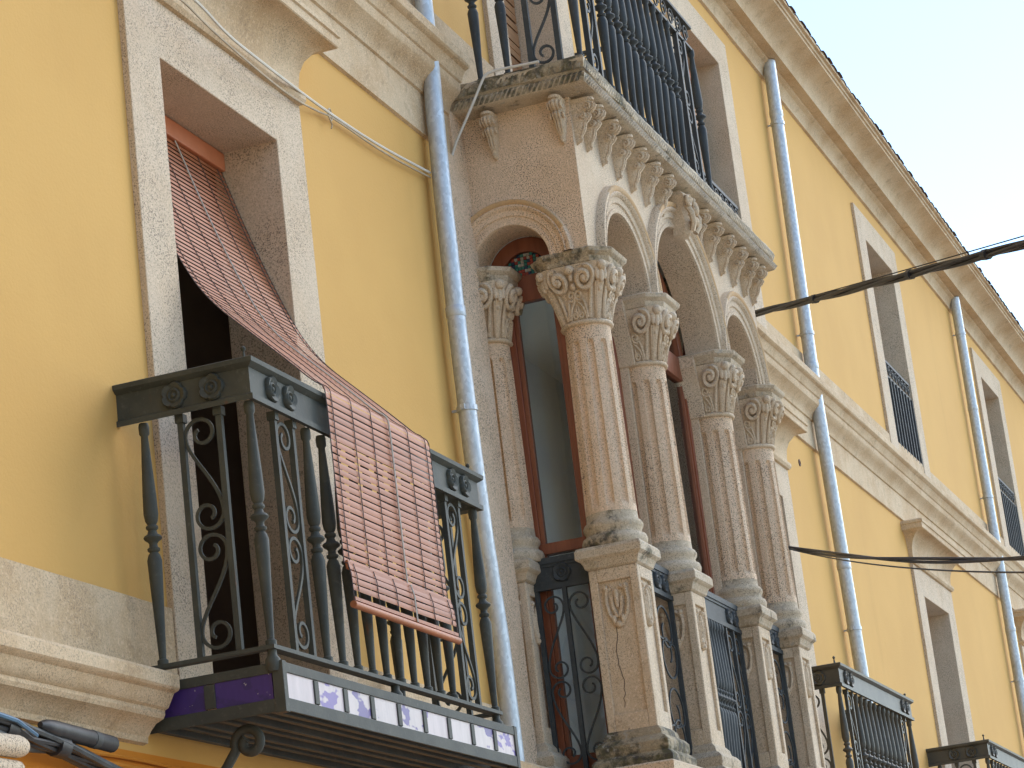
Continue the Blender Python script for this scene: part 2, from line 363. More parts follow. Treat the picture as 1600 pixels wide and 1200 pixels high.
arched('arched_wall', -.02, .598, [LA], .2, pl, 'granite')
arched('arched_wall', -.02, .598, [LA], .2, pr_, 'stone')
MPROF = [(.0, -.003), (.004, .010), (.024, .012), (.028, .005), (.050, .007), (.055, .016), (.085, .020), (.092, .034), (.104, .041), (.112, .034), (.118, .041), (.136, .043), (.142, .034), (.146, -.004)]
def mould(c, r, put, mat, k=1.0, lift=0.0):
    b = MB(); rings = []
    for i in range(49):
        a = math.pi*(1-i/48)
        rings.append([put(c+(r+o*k)*math.cos(a), ZS+(r+o*k)*math.sin(a), -d-lift) for o, d in MPROF])
    b.loft(rings, False, False); o = b.build('arch_moulding', mat, B, True, 0, 50)
    o.data.materials.append(M['stain']); n = len(MPROF)-1
    for i, p in enumerate(o.data.polygons):
        if i % n in (9, 10, 11) and (i//n) > (13 if put is pf else 7) and (i//n) < (46 if put is pf else 42): p.material_index = 1
    return o
for i, (c, r) in enumerate(FA): mould(c, r, pf, 'stone', 1, .002*(i == 1))
mould(*LA, pl, 'granite', .9); mould(*LA, pr_, 'granite', .9)
# slab on top
SP = [(0, 6.52), (.09, 6.526), (.128, 6.530), (.137, 6.538), (.139, 6.572), (.126, 6.580), (.122, 6.588), (.137, 6.596), (.140, 6.612), (.143, 6.648), (.13, 6.664), (0, 6.67)]
def rough_sweep(x0, x1, yf, prof, amp, step=.06):
    pts = []; ys = [yf*k/9 for k in range(9)]; n = int((x1-x0)/step)
    path = [('l', y) for y in ys]+[('f', x0+(x1-x0)*k/n) for k in range(n+1)]+[('r', y) for y in reversed(ys)]
    rings = []
    for kd, t in path:
        ring = []
        for i, (o, z) in enumerate(prof):
            j = amp*random.uniform(-1, .5)*(o > .1); zz = z+amp*random.uniform(-1, 1)*(o > .1)*.6
            q = o+j
            if kd == 'l': p = (x0-q, t, zz)
            elif kd == 'r': p = (x1+q, t, zz)
            else:
                xx = t
                if t <= x0+1e-6: xx = x0-q
                elif t >= x1-1e-6: xx = x1+q
                p = (xx, yf-q, zz)
            ring.append(p)
        rings.append(ring)
    return MB().loft(rings, False, False)
sb = rough_sweep(BX0, BX1, BY, SP, .007)
sb.add([(BX0-.12, 0, 6.668), (BX0-.12, BY-.12, 6.668), (BX1+.12, BY-.12, 6.668), (BX1+.12, 0, 6.668)], [(0, 1, 2, 3)])
slab = sb.build('balcony_slab', 'old', B, True, 0, 55)
def leafband(n, f, mat='old', nm='leaf_trim'):
    b = MB()
    for k in range(n):
        for s in (0, 1): b.add(*f(k, s))
    o = b.build(nm, mat, slab, True, 0, 60); o['kind'] = 'stuff'; return o
def wedge(p, u, s):
    # one small slanted leaf; u = unit vector along the band, p = its foot on the band face, out = face normal
    out = Vector((u.y, -u.x, 0)) if True else None
    z0, z1 = (6.532, 6.580) if s == 0 else (6.596, 6.652)
    k = .024 if s == 0 else .014
    q = [p+u*(-.011)+Vector((0, 0, z0)), p+u*.007+Vector((0, 0, z0)), p+u*(.011+k)+Vector((0, 0, z1)), p+u*(-.007+k)+Vector((0, 0, z1))]
    m = (q[0]+q[1]+q[2]+q[3])/4+out*(.019 if s == 0 else .011)
    return [tuple(v) for v in q]+[tuple(m)], [(0, 1, 4), (1, 2, 4), (2, 3, 4), (3, 0, 4)]
nF = 118
leafband(nF, lambda k, s: wedge(Vector((BX0-.13+(BX1-BX0+.26)*(k+.5)/nF, BY-.136-.002*s, 0)), Vector((1, 0, 0)), s))
leafband(24, lambda k, s: wedge(Vector((BX0-.136-.002*s, -.03-.68*(k+.5)/24, 0)), Vector((0, -1, 0)), s), 'mossy')
# moss on the left edge
mo = rough_sweep(BX0, BX0+.4, BY, [(o+.003, z) for o, z in SP if o > .12 and z > 6.59], .006, .05)
ed = [v for v in mo.v]
mo.build('moss_edge', 'mossy', slab, True, 0, 60)
# corbels
def corbel(k=1.0):
    S = [(6.515, .044, .125), (6.497, .046, .128), (6.490, .040, .112), (6.478, .042, .118), (6.462, .044, .126), (6.446, .043, .122), (6.432, .040, .104), (6.424, .034, .080), (6.414, .036, .086), (6.398, .040, .094), (6.380, .037, .082), (6.362, .033, .062), (6.345, .034, .058), (6.325, .032, .054), (6.300, .027, .042), (6.280, .020, .028), (6.262, .016, .026), (6.250, .017, .029), (6.238, .011, .020), (6.226, .003, .006)]
    b = MB()
    S = [(6.515-(6.515-z)*.80, w_*.72, p*.92) for z, w_, p in S]
    b.loft([[(-w_, .005, z), (-w_, -p*.72, z), (-w_*.62, -p*.94, z), (0, -p, z), (w_*.62, -p*.94, z), (w_, -p*.72, z), (w_, .005, z)] for z, w_, p in S])
    for s in (-1, 1):
        for cy, cz, r in ((-.088, 6.452, .024), (-.06, 6.395, .019)):
            b.tube([(s*.033, cy*.92+a*.85, 6.515-(6.515-cz)*.80+c*.85) for a, c in spiral(0, 0, r, .004, 90, 560, 18)], .006, 5)
    b.tube([(0, -p-.004, z) for z, w_, p in S[3:-1]], .007, 5)
    for s in (-1, 1): b.tube([(s*w_*.55, -p*.95-.004, z) for z, w_, p in S[3:-2]], .005, 5)
    return b
cme = corbel().mesh('corbel', 'carved', True, 60)
for cx in (12.21, 12.46, 12.70, 12.95, 13.20, 13.45, 14.14, 14.42, 14.69, 14.95, 15.20, 15.405): link('corbel', cme, B, 0, (cx, BY, random.uniform(-.004, .004)))
for cy in (-.19, -.55):
    o = link('corbel', cme, B, 0, (BX0, cy, -.01)); o.rotation_euler = (0, 0, R(-90))
o = link('corbel', cme, B, 0, (12.05, BY, -.01))
ks = MB()   # keystone on the wide arch
ks.loft([[(-w_, .0, z), (-w_, -p*.8, z), (0, -p, z), (w_, -p*.8, z), (w_, 0, z)] for z, w_, p in ((6.50, .105, .10), (6.475, .115, .125), (6.44, .075, .11), (6.40, .062, .08), (6.36, .066, .095), (6.32, .06, .10), (6.285, .055, .085), (6.262, .05, .07))])
for s in (-1, 1):
    ks.tube([(s*(.075+a), -.115, 6.445+c) for a, c in spiral(0, 0, .042, .006, 120, 620, 26)], .012, 6)
    ks.tube([(s*.06, -.10, 6.42), (s*.075, -.125, 6.37), (s*.05, -.125, 6.32), (s*.03, -.105, 6.28)], .017, 6)
ks.blob((0, -.13, 6.40), .026, .022, .035).blob((0, -.12, 6.335), .03, .024, .03)
for v_ in range(len(ks.v)): ks.v[v_] = (ks.v[v_][0]+13.77, ks.v[v_][1]+BY, ks.v[v_][2])
ks.build('keystone', 'carved', B, True, 0, 60)

# columns
HB, R0, HW = .275, .113, .197
def bellR(th, t):
    t = max(0, min(1, t)); a = R0+(HW-R0)*(.25*t+.75*t**2.1); p = 2+3.2*t
    return a/((abs(math.cos(th))**p+abs(math.sin(th))**p)**(1/p))*(1.0 if t < .9 else 1-.05*(t-.9)*10)
def S(phi, s, t, o=0.0):
    th = R(phi+s*45); r = bellR(th, t)+o
    return (r*math.cos(th), r*math.sin(th), t*HB)
def make_capital(front=False):
    bell = MB(); n = 64
    bell.loft([[S(0, 8*k/n, i/18) for k in range(n)] for i in range(19)])
    rel = MB()
    for phi in (0, 90, 180, 270):
        if front and phi == 90: continue
        for sg in (-1, 1):
            if front and (phi, sg) in ((180, -1), (0, 1)): continue
            # big volute with its stem from the foot of the corner
            sp = spiral(0, 0, .063, .006, 80, -520, 40)
            stem = [(.62, .04), (.64, .2), (.67, .4), (.70, .58), (.69, .74), (.62, .86)]
            pts = [S(phi, sg*a, t, .006) for a, t in stem]+[S(phi, sg*(.44+u/.185), .73+v/HB, .012+.016*k/40) for k, (u, v) in enumerate(sp)]
            rel.tube(pts, .0145, 6, 1, None, lambda q: .62+.5*min(1, q*2)-.35*max(0, q-.6))
            rel.blob(S(phi, sg*.44, .73, .024), .017, .017, .017)
            c2 = spiral(0, 0, .028, .004, -60, -560, 26)
            rel.tube([S(phi, sg*a, t, .005) for a, t in ((.5, .05), (.46, .2), (.38, .34), (.30, .40))]+[S(phi, sg*(.17+u/.14), .47+v/HB, .007) for u, v in c2], .008, 5)
            rel.tube([S(phi, sg*a, t, .005) for a, t in ((.42, .02), (.40, .12), (.30, .24), (.14, .33), (0, .39))], .007, 5)
            rel.tube([S(phi, sg*(.17+u/.125), .12+v/HB, .005) for u, v in spiral(0, 0, .022, .004, 100, 560, 22)], .006, 5)
            rel.tube([S(phi, sg*a, t, .005) for a, t in ((.06, .04), (.08, .16), (.04, .28))], .005, 5)
        if front and phi != 270:
            if phi == 0: continue
        else:
          rel.blob(S(phi, 0, .90, .012), .028, .028, .024); rel.blob(S(phi, 0, .80, .010), .014, .014, .03)
          rel.blob(S(phi, 0, .62, .006), .018, .018, .022)
        # corner leaf fan
        for d, o, top in ((-.17, .006, .66), (-.09, .010, .74), (0, .012, .80), (.09, .010, .74), (.17, .006, .66)):
            rel.tube([S(phi+45, d*.35+d*.65*t, t, o) for t in (.02, .15, .3, .45, .58, top)], .0095, 5)
        for d in (-.12, .12): rel.blob(S(phi+45, d, .80, .004), .016, .016, .042)
        rel.blob(S(phi+45, 0, .92, .0), .026, .026, .026); rel.blob(S(phi+45, 0, .76, .010), .017, .017, .045); rel.blob(S(phi+45, 0, .55, .012), .012, .012, .022)
    ab = MB(); j = lambda: random.uniform(-.003, .003)
    A = [(.172, .274), (.182, .280), (.187, .292), (.190, .306), (.203, .318), (.210, .323), (.213, .341), (.205, .347)]
    ab.square([(a+j(), a+j(), z) for a, z in A], (0, 0, 0), .42)
    ring = MB(); ring.lathe([(.115, -.012), (.128, -.010), (.133, 0), (.128, .010), (.115, .012)], 40)
    return bell.mesh('capital', 'carved', True, 60), rel.mesh('carving', 'carved', True, 60), ab.mesh('abacus', 'old', True, 30), ring.mesh('neck_ring', 'carved', True, 60)
CAP = make_capital(); CAPF = make_capital(True)
NF = 10
def flute(zb, zt):
    def mod(r, z, th):
        e = min((z-zb)/.03, (zt-z)/.03); e = max(0, min(1, e))
        ph = (th*NF/(2*math.pi)) % 1.0; d = abs(ph-.5)*2
        wdt = .52*math.sqrt(max(0, 1-(1-e)**2)) if e > 0 else 0
        q = max(0, 1-(d/max(wdt, 1e-3))**2) if wdt > 0 else 0
        return r-.019*q**.3
    return mod
z0s, z1s = 4.42, 5.375
def make_shaft():
    zs = [z0s]+[z0s+.03+.02*k for k in range(6)]+[4.6, 4.8, 5.0, 5.16]+[5.24+.0125*k for k in range(5)]+[z1s]
    b = MB(); b.lathe([(.126-.012*(z-z0s)/(z1s-z0s), z) for z in zs], 180, (0, 0, 0), None, flute(4.45, 5.29)); return b.mesh('shaft', 'granite', True, 50)
SH = make_shaft()
BS = MB().lathe([(.150, 4.25), (.158, 4.262), (.162, 4.285), (.155, 4.305), (.140, 4.312), (.136, 4.33), (.146, 4.345), (.148, 4.36), (.140, 4.375), (.128, 4.385), (.126, 4.42)], 40).mesh('column_base', 'old', True, 50)
def pedestal_parts():
    b = MB().square([(h, h, z) for h, z in ((.128, 3.34), (.122, 3.36), (.122, 4.14), (.128, 4.15))])
    return b
def column(cx, cy, back, mat='stone', left=True):
    c = MB()
    if back: c.box(-.129, .129, .045, back, 4.25-4.25, ZS-.065-4.25)
    else: c.lathe([(.10, .16), (.10, 1.1)], 12)
    col = c.build('column', mat, B, False, .004); col.location = (cx, cy, 4.25); col.parent = B; col.matrix_parent_inverse = inv(B)
    for nm, me, z in (('capital', CAP[0], 5.382), ('carving', (CAPF if back and cy < -.1 else CAP)[1], 5.382), ('abacus', CAP[2], 5.382), ('neck_ring', CAP[3], 5.378), ('shaft', SH, 0), ('base', BS, 0)):
        o = link(nm, me, col, 0, (cx, cy, z)); o.rotation_euler = (0, 0, 0)
        if nm in ('abacus', 'base') and cx == COLX[0]: o.data = me.copy(); o.data.materials[0] = M['old2']
    return col
for i, cx in enumerate(COLX): column(cx, -.485, .12 if i else .0)
column(12.16, .035, .05)
# slanting flat strip at the back of the capitals of the front columns
for cx in COLX[1:]:
    b = MB(); b.loft([[(cx-w_, y0, z), (cx+w_, y0, z), (cx+w_, -.36, z), (cx-w_, -.36, z)] for z, w_, y0 in ((5.37, .136, -.482), (5.48, .152, -.482), (5.56, .176, -.482), (5.62, .202, -.482), (5.652, .215, -.482), (5.715, .217, -.482))])
    b.build('capital_back', 'stone', B, False, .004)
def pedestal(cx, cy, hx=.122, hy=.122, faces=('l', 'f')):
    b = MB().square([(hx+.004, hy+.004, 3.34), (hx-.014, hy-.014, 3.36), (hx-.014, hy-.014, 4.13), (hx+.004, hy+.004, 4.15)], (cx, cy, 0))
    ped = b.build('pedestal', 'carved', B)
    fr = MB()
    for f in faces:
        if f == 'l': put = lambda u, v, d: (cx-hx-d, cy-u, v); hw = hy
        elif f == 'f': put = lambda u, v, d: (cx+u, cy-hy-d, v); hw = hx
        elif f == 'r': put = lambda u, v, d: (cx+hx+d, cy+u, v); hw = hy
        def bx(u0, u1, v0, v1, d0=-.015, d1=.002):
            q = [put(u, v, d) for u in (u0, u1) for d in (d1, d0) for v in (v0, v1)]
            fr.add(q, [(0, 1, 3, 2), (4, 6, 7, 5), (0, 4, 5, 1), (2, 3, 7, 6), (0, 2, 6, 4), (1, 5, 7, 3)])
        bx(-hw, -hw+.04, 3.35, 4.14); bx(hw-.04, hw, 3.35, 4.14); bx(-hw+.04, hw-.04, 3.35, 3.44); bx(-hw+.04, hw-.04, 4.08, 4.14)
        og = MB()
        for s in (-1, 1):
            og.tube([put(s*u, v, -.010) for u, v in ((.012, 3.86), (.045, 3.92), (.055, 3.98), (.05, 4.03), (.02, 4.05))], .012, 6)
            og.tube([put(s*u, v, -.008) for u, v in ((.005, 3.90), (.022, 3.95), (.024, 4.0))], .011, 6)
            og.blob(put(s*.05, 4.045, -.006), .014, .014, .014); og.blob(put(s*.022, 3.89, -.004), .013, .013, .022)
        og.blob(put(0, 3.865, -.006), .018, .018, .018); og.blob(put(0, 3.99, -.006), .014, .014, .05)
        og.build('carved_ornament', 'carved', ped, True, 0, 60)
    fr.build('panel_frame', 'carved', ped, False, .004)
    MB().square([(hx+d, hy+d, z) for d, z in ((.0, 4.142), (.012, 4.15), (.016, 4.165), (.026, 4.185), (.042, 4.195), (.046, 4.20), (.046, 4.235), (.036, 4.252))], (cx, cy, 0)).build('cap', 'old', ped, True, .003, 30)
    MB().square([(hx+d, hy+d, z) for d, z in ((.075, 3.165), (.078, 3.21), (.07, 3.222), (.052, 3.236), (.058, 3.25), (.058, 3.285), (.042, 3.305), (.024, 3.315), (.020, 3.338), (.002, 3.36))], (cx, cy, 0)).build('foot', 'mossy' if cx < 13 and cy < -.1 else 'old', ped, True, .003, 30)
for i, cx in enumerate(COLX): pedestal(cx, -.49)
pedestal(12.16, .035, .122, .095)
# cracks
def crack(pts, r=.0022):
    q = [Vector(pts[0])]
    for a, b_ in zip(pts, pts[1:]):
        a, b_ = Vector(a), Vector(b_)
        for k in range(1, 7):
            p = a.lerp(b_, k/6); j = Vector((0, random.uniform(-.006, .006), random.uniform(-.004, .004)))
            q.append(p+(j if k < 6 else Vector((0, 0, 0))))
    MB().tube([tuple(v) for v in q], r, 4).build('crack', 'dark', B)
xf = COLX[0]-.108
crack([(xf, -.47, 3.86), (xf, -.455, 3.72), (xf, -.475, 3.6), (xf, -.46, 3.47)]); crack([(xf, -.47, 3.44), (xf-.016, -.47, 3.36)], .003)
xf = COLX[3]-.108
crack([(xf, -.44, 4.05), (xf, -.47, 3.98), (xf, -.50, 3.9), (xf, -.47, 3.8)])
crack([(COLX[3]-.13, -.41, 5.1), (COLX[3]-.13, -.40, 4.9), (COLX[3]-.13, -.415, 4.6)], .003)
MB().box(11.70, 12.0, -.028, .01, 3.2, 6.279).box(11.822, 12.0, -.028, .01, 6.279, 6.53).build('wall_pilaster', 'granite', B)
# lower slab
LP = [(0, 2.80), (.03, 2.86), (.05, 2.93), (.10, 2.99), (.135, 3.02), (.14, 3.04), (.14, 3.085), (.125, 3.095), (.12, 3.11), (.125, 3.16), (.115, 3.168), (-.6, 3.17)]
MB().sweep(BX0, BX1, BY, LP).build('bay_floor', 'stone', B, True, 0, 30)
MB().box(BX0+.01, BX1-.01, BY+.01, 0, 3.0, 3.165).build('bay_floor', 'stone', B)
MB().box(BX0+.03, BX1-.03, BY+.03, .0, 6.535, 6.6).build('bay_ceiling', 'ceil', B)

# iron pieces shared by the rails
def scroll_pts(w_, h):
    """S-shaped bar in a panel w wide and h high (u, v): top curl right, diagonal, lower curl left"""
    r = w_*.49
    top = list(reversed(spiral(w_*.5, h-r*1.02, r, r*.30, 185, -235, 34)))
    bot = spiral(w_*.5, r*1.0, r*.97, r*.30, 5, -415, 34)
    a, b = Vector((*top[-1], 0)), Vector((*bot[0], 0)); midp = []
    for k in range(1, 10):
        t = k/10; p0, p1, p2, p3 = a, a+Vector((0, -h*.18, 0)), b+Vector((0, h*.25, 0)), b
        q = p0*(1-t)**3+p1*3*t*(1-t)**2+p2*3*t*t*(1-t)+p3*t**3; midp.append((q.x, q.y))
    return top+midp+bot
def double_scroll(b, put, u0, w_, v0, h, r=.0075, flip=1):
    pts = scroll_pts(w_, h/2*.985)
    fx = (lambda u: u) if flip > 0 else (lambda u: w_-u)
    b.tube([put(u0+fx(u), v0+h/2*1.0+v) for u, v in pts], r*.85, 4, 1.3)
    b.tube([put(u0+fx(u), v0+h/2*1.0-v) for u, v in pts], r*.85, 4, 1.3)
def rosette_mesh(mat, rad=.047):
    b = MB(); n = 40
    rings = []
    for q, z in ((1.0, .0), (1.0, .009), (.90, .013), (.72, .009), (.55, .005), (.50, .011), (.40, .013), (.30, .006), (.20, .006), (.15, .012), (.04, .014)):
        rings.append([(rad*q*(1+(.16*abs(math.cos(2.5*t_))**.6-.12)*(q > .6))*math.cos(t_), rad*q*(1+(.16*abs(math.cos(2.5*t_))**.6-.12)*(q > .6))*math.sin(t_), z+.004*abs(math.cos(2.5*t_))*(.5 < q < .95)) for t_ in [2*math.pi*k/n for k in range(n)]])
    return b.loft(rings).mesh('rosette', mat, True, 50)
BAL = [(0, .019), (.022, .019), (.028, .0125), (.05, .013), (.20, .018), (.36, .0235), (.43, .0255), (.452, .020), (.462, .014), (.468, .021), (.478, .022), (.484, .015), (.497, .014), (.506, .019), (.514, .029), (.522, .0325), (.530, .029), (.538, .018), (.552, .0145), (.560, .021), (.570, .021), (.576, .015), (.590, .0215), (.62, .0255), (.70, .0235), (.85, .017), (.945, .0125), (.955, .018), (.985, .019), (1, .016)]
def baluster_mesh(h, mat, k=1.0, n=12): return MB().lathe([(r*k, t*h) for t, r in BAL], n).mesh('baluster', mat, True, 50)
ROS = {m: rosette_mesh(m) for m in ('iron', 'iron_r', 'iron_b')}

def balcony(x0, x1, yf, label, mat, tiles=True):
    T = thing('balcony', ((x0+x1)/2, 0, 3.02), label, 'balcony', 'iron balconies of the first floor')
    zr, zb, zt = 3.245, 4.095, 4.242
    band = [(-.012, zb+.004), (.016, zb-.004), (.016, zb+.016), (.004, zb+.022), (.004, zt-.034), (.012, zt-.030), (.026, zt-.020), (.028, zt-.004), (.020, zt), (-.022, zt), (-.024, zt-.02), (-.012, zt-.03)]
    MB().sweep(x0, x1, yf, band, 0, True).build('rail', mat, T, True, 0, 30)
    MB().sweep(x0+.02, x1-.02, yf+.02, [(-.018, zr-.012), (.022, zr-.012), (.022, zr+.002), (-.018, zr+.002)], 0, True).build('bottom_bar', mat, T)
    bm = baluster_mesh(zb-zr, mat)
    bal = [(x0+.025, yf+.02), (x1-.025, yf+.02), (x0+.02, -.085), (x1-.02, -.085)]
    xa, xb = x0+.49, x1-.49; n = round((xb-xa)/.142)
    bal += [(xa+(xb-xa)*k/n, yf+.02) for k in range(n+1)]
    for bx_, by_ in bal: link('baluster', bm, T, 0, (bx_, by_, zr))
    def panel(put, du):
        for u in (0, du): 
            b = MB(); p0 = Vector(put(u, zr)); b.box(p0.x-.0105, p0.x+.0105, p0.y-.0105, p0.y+.0105, zr, zb)
            b.box(p0.x-.016, p0.x+.016, p0.y-.016, p0.y+.016, zb-.028, zb+.002); b.build('post', mat, T)
        b = MB(); double_scroll(b, put, .010, du-.02, zr+.01, zb-zr-.02); b.build('scroll', mat, T, True, 0, 50)
    panel(lambda u, v: (x0+.02, -.228-u, v), .145); panel(lambda u, v: (x1-.02, -.228-u, v), .145)
    panel(lambda u, v: (x0+.215+u, yf+.02, v), .148); panel(lambda u, v: (x1-.215-u, yf+.02, v), .148)
    for px, py, rz in ((x0-.004, -.223, -90), (x0-.004, -.366, -90), (x0+.165, yf-.004, 0), (x0+.308, yf-.004, 0), (x1-.308, yf-.004, 0), (x1-.165, yf-.004, 0)):
        o = link('rosette', ROS[mat], T, 0, (px, py, 4.163)); o.rotation_euler = (R(90), 0, R(rz))
    for px in (x0+.02, x1-.02):
        MB().lathe([(.008, 0), (.006, .012), (.004, .03), (.009, .036), (.009, .044), (.002, .05)], 8, (px, yf+.02, zt)).build('finial', mat, T, True)
    # platform
    F = MB(); a, b_ = 3.025, 3.19; xx = x0+.03; xe = x1+.10; yy = yf-.005
    F.sweep(xx, xe, yy, [(0, a), (.008, a), (.008, a+.045), (0, a+.045)], 0, True).sweep(xx, xe, yy, [(0, b_-.034), (.008, b_-.034), (.008, b_), (0, b_)], 0, True)
    F.box(xx-.010, xx+.022, yy-.010, yy+.03, a-.004, b_+.004).box(xe-.022, xe+.010, yy-.010, yy+.03, a-.004, b_+.004)
    L = xe-xx; nt_ = 9 if tiles else 9; cells = []
    for k in range(1, nt_): 
        c = xx+L*k/nt_+(.012 if k < 3 else 0); F.box(c-.018, c+.018, yy-.0085, yy, a+.047, b_-.036)
    for k in range(nt_): cells.append((xx+L*k/nt_+.015+(.012 if 0 < k < 4 else 0), xx+L*(k+1)/nt_-.012+(.012 if k < 2 else 0)))
    F.box(xx-.0085, xx, -.265, -.225, a+.047, b_-.036)
    fr = F.build('platform_frame', mat, T, False, .002)
    for k, (u, v) in enumerate(cells): MB().box(u, v, yy-.003, yy+.012, a+.042, b_-.030).build('tile', ('pink', 'pink', 'pink2', 'pink2', 'pink2', 'pink', 'pink2', 'pink2', 'pink')[k % 9], T)
    for u, v in ((-.02, -.225), (-.265, yf+.03)): MB().box(xx-.003, xx+.012, v, u, a+.042, b_-.030).build('tile', 'blue', T)
    MB().box(xx+.02, xe-.02, yf+.02, 0, 3.085, 3.165).build('floor_slab', 'granite', T)
    for k in range(7):
        y = -.04-.07*k; MB().box(xx+.012, xe-.012, y-.012, y+.012, 3.028+.006*(k % 2), 3.062).build('joist', mat, T, False, .003)
    for c in (xx+.4, xx+1.1, xx+1.8): MB().box(c-.02, c+.02, yf+.02, 0, 3.062, 3.084).build('cross_bar', mat, T)
    for px, py in ((x0+.025, yf+.02), (x1-.025, yf+.02), ((x0+x1)/2, yf+.02)):
        MB().lathe([(.02, 3.16), (.026, 3.18), (.026, 3.20), (.016, 3.215), (.016, 3.235)], 10, (px, py, 0)).build('knob', mat, T, True)
    for px in (x0+.12, x1-.10):
        b = MB(); sp = spiral(0, 0, .062, .016, 200, 760, 40)
        pts = [(px, -.02, 2.45), (px, -.06, 2.62), (px, -.15, 2.78), (px, -.235, 2.88)]
        pts += [(px, -.305-u, 2.955+v) for u, v in spiral(0, 0, .060, .018, -30, -420, 30)][2:] if False else []
        cy, cz = -.33, 2.955
        pts += [(px, cy+(.055-.037*k/30)*math.cos(R(t_)), cz+(.055-.037*k/30)*math.sin(R(t_))) for k, t_ in ((k, 5+(-470)*k/30) for k in range(31))] if False else [(px, cy-(.056-.036*k/30)*math.cos(R(t_))*-1, cz+(.056-.036*k/30)*math.sin(R(t_))) for k, t_ in ((k, -20+430*k/30) for k in range(31))]
        b.tube(pts, .017, 8, 1, (1, 0, 0)); b.build('bracket', mat, T, True, 0, 60)
    return T
balcony(8.03, 10.22, -.505, 'iron balcony under the terracotta slat blind, with blue and white tiles along its edge', 'iron')
balcony(16.75, 18.97, -.5, 'brown iron balcony half hidden behind the right end of the stone bay', 'iron_r')
balcony(22.02, 24.95, -.5, 'brown iron balcony cut off by the bottom right corner of the picture', 'iron_r')

# rail panels between the pedestals of the bay
def bay_rail(p0, p1, nbal, put_rot):
    P0, P1 = Vector(p0), Vector(p1); L = (P1-P0).length; U = (P1-P0).normalized(); N = Vector((U.y, -U.x, 0))
    put = lambda u, v: tuple(P0+U*u+Vector((0, 0, v)))
    b = MB(); z1, z2, z3 = 4.105, 4.13, 4.262
    def bar(u0, u1, v0, v1, d=.009, off=0):
        q = [P0+U*u+N*(dd+off)+Vector((0, 0, v)) for u in (u0, u1) for dd in (-d, d) for v in (v0, v1)]
        b.add([tuple(x_) for x_ in q], [(0, 1, 3, 2), (4, 6, 7, 5), (0, 4, 5, 1), (2, 3, 7, 6), (0, 2, 6, 4), (1, 5, 7, 3)])
    bar(0, L, z2, z3-.045, .006); r = b.build('railing', 'iron_b', B)
    for a_ in ((z1, z2, .016), (z3-.03, z3, .018), (z3-.045, z3-.03, .012), (3.20, 3.22, .014)):
        b = MB(); bar(0, L, *a_); b.build('bar', 'iron_b', r)
    def post(u): 
        b2 = MB(); c = P0+U*u; b2.box(c.x-.011, c.x+.011, c.y-.011, c.y+.011, 3.22, z1); b2.build('post', 'iron_b', r)
    if nbal == 0:
        for u in (.012, L/2, L-.012): post(u)
        for u_, f_ in ((.026, -1), (L/2+.014, 1)):
            s = MB(); double_scroll(s, put, u_, L/2-.04, 3.24, z1-3.26, .006, f_); s.build('scroll', 'iron_b', r, True, 0, 50)
    else:
        for u in (.012, .16, .31, L-.31, L-.16, L-.012): post(u)
        for u in (.026, .174, L-.296, L-.146):
            s = MB(); double_scroll(s, put, u, .12, 3.24, z1-3.26, .006); s.build('scroll', 'iron_b', r, True, 0, 50)
        bm = baluster_mesh(z1-3.22, 'iron_b', 1)
        for k in range(nbal):
            c = P0+U*(.40+(L-.80)*k/(nbal-1)); link('baluster', bm, r, 0, (c.x, c.y, 3.22))
    for u in ([L/2] if L < .5 else [.12, .24, L-.24, L-.12]) if nbal == 0 else [.10, .22, L-.22, L-.10]:
        c = P0+U*u+N*.006; o = link('rosette', ROS['iron_b'], r, 0, (c.x, c.y, 4.18)); o.rotation_euler = (R(90), 0, put_rot)
bay_rail((12.16, -.06, 0), (12.16, -.366, 0), 0, R(-90))
bay_rail((12.325, -.50, 0), (13.005, -.50, 0), 0, 0)
bay_rail((13.255, -.50, 0), (14.325, -.50, 0), 6, 0)
bay_rail((14.575, -.50, 0), (15.245, -.50, 0), 0, 0)
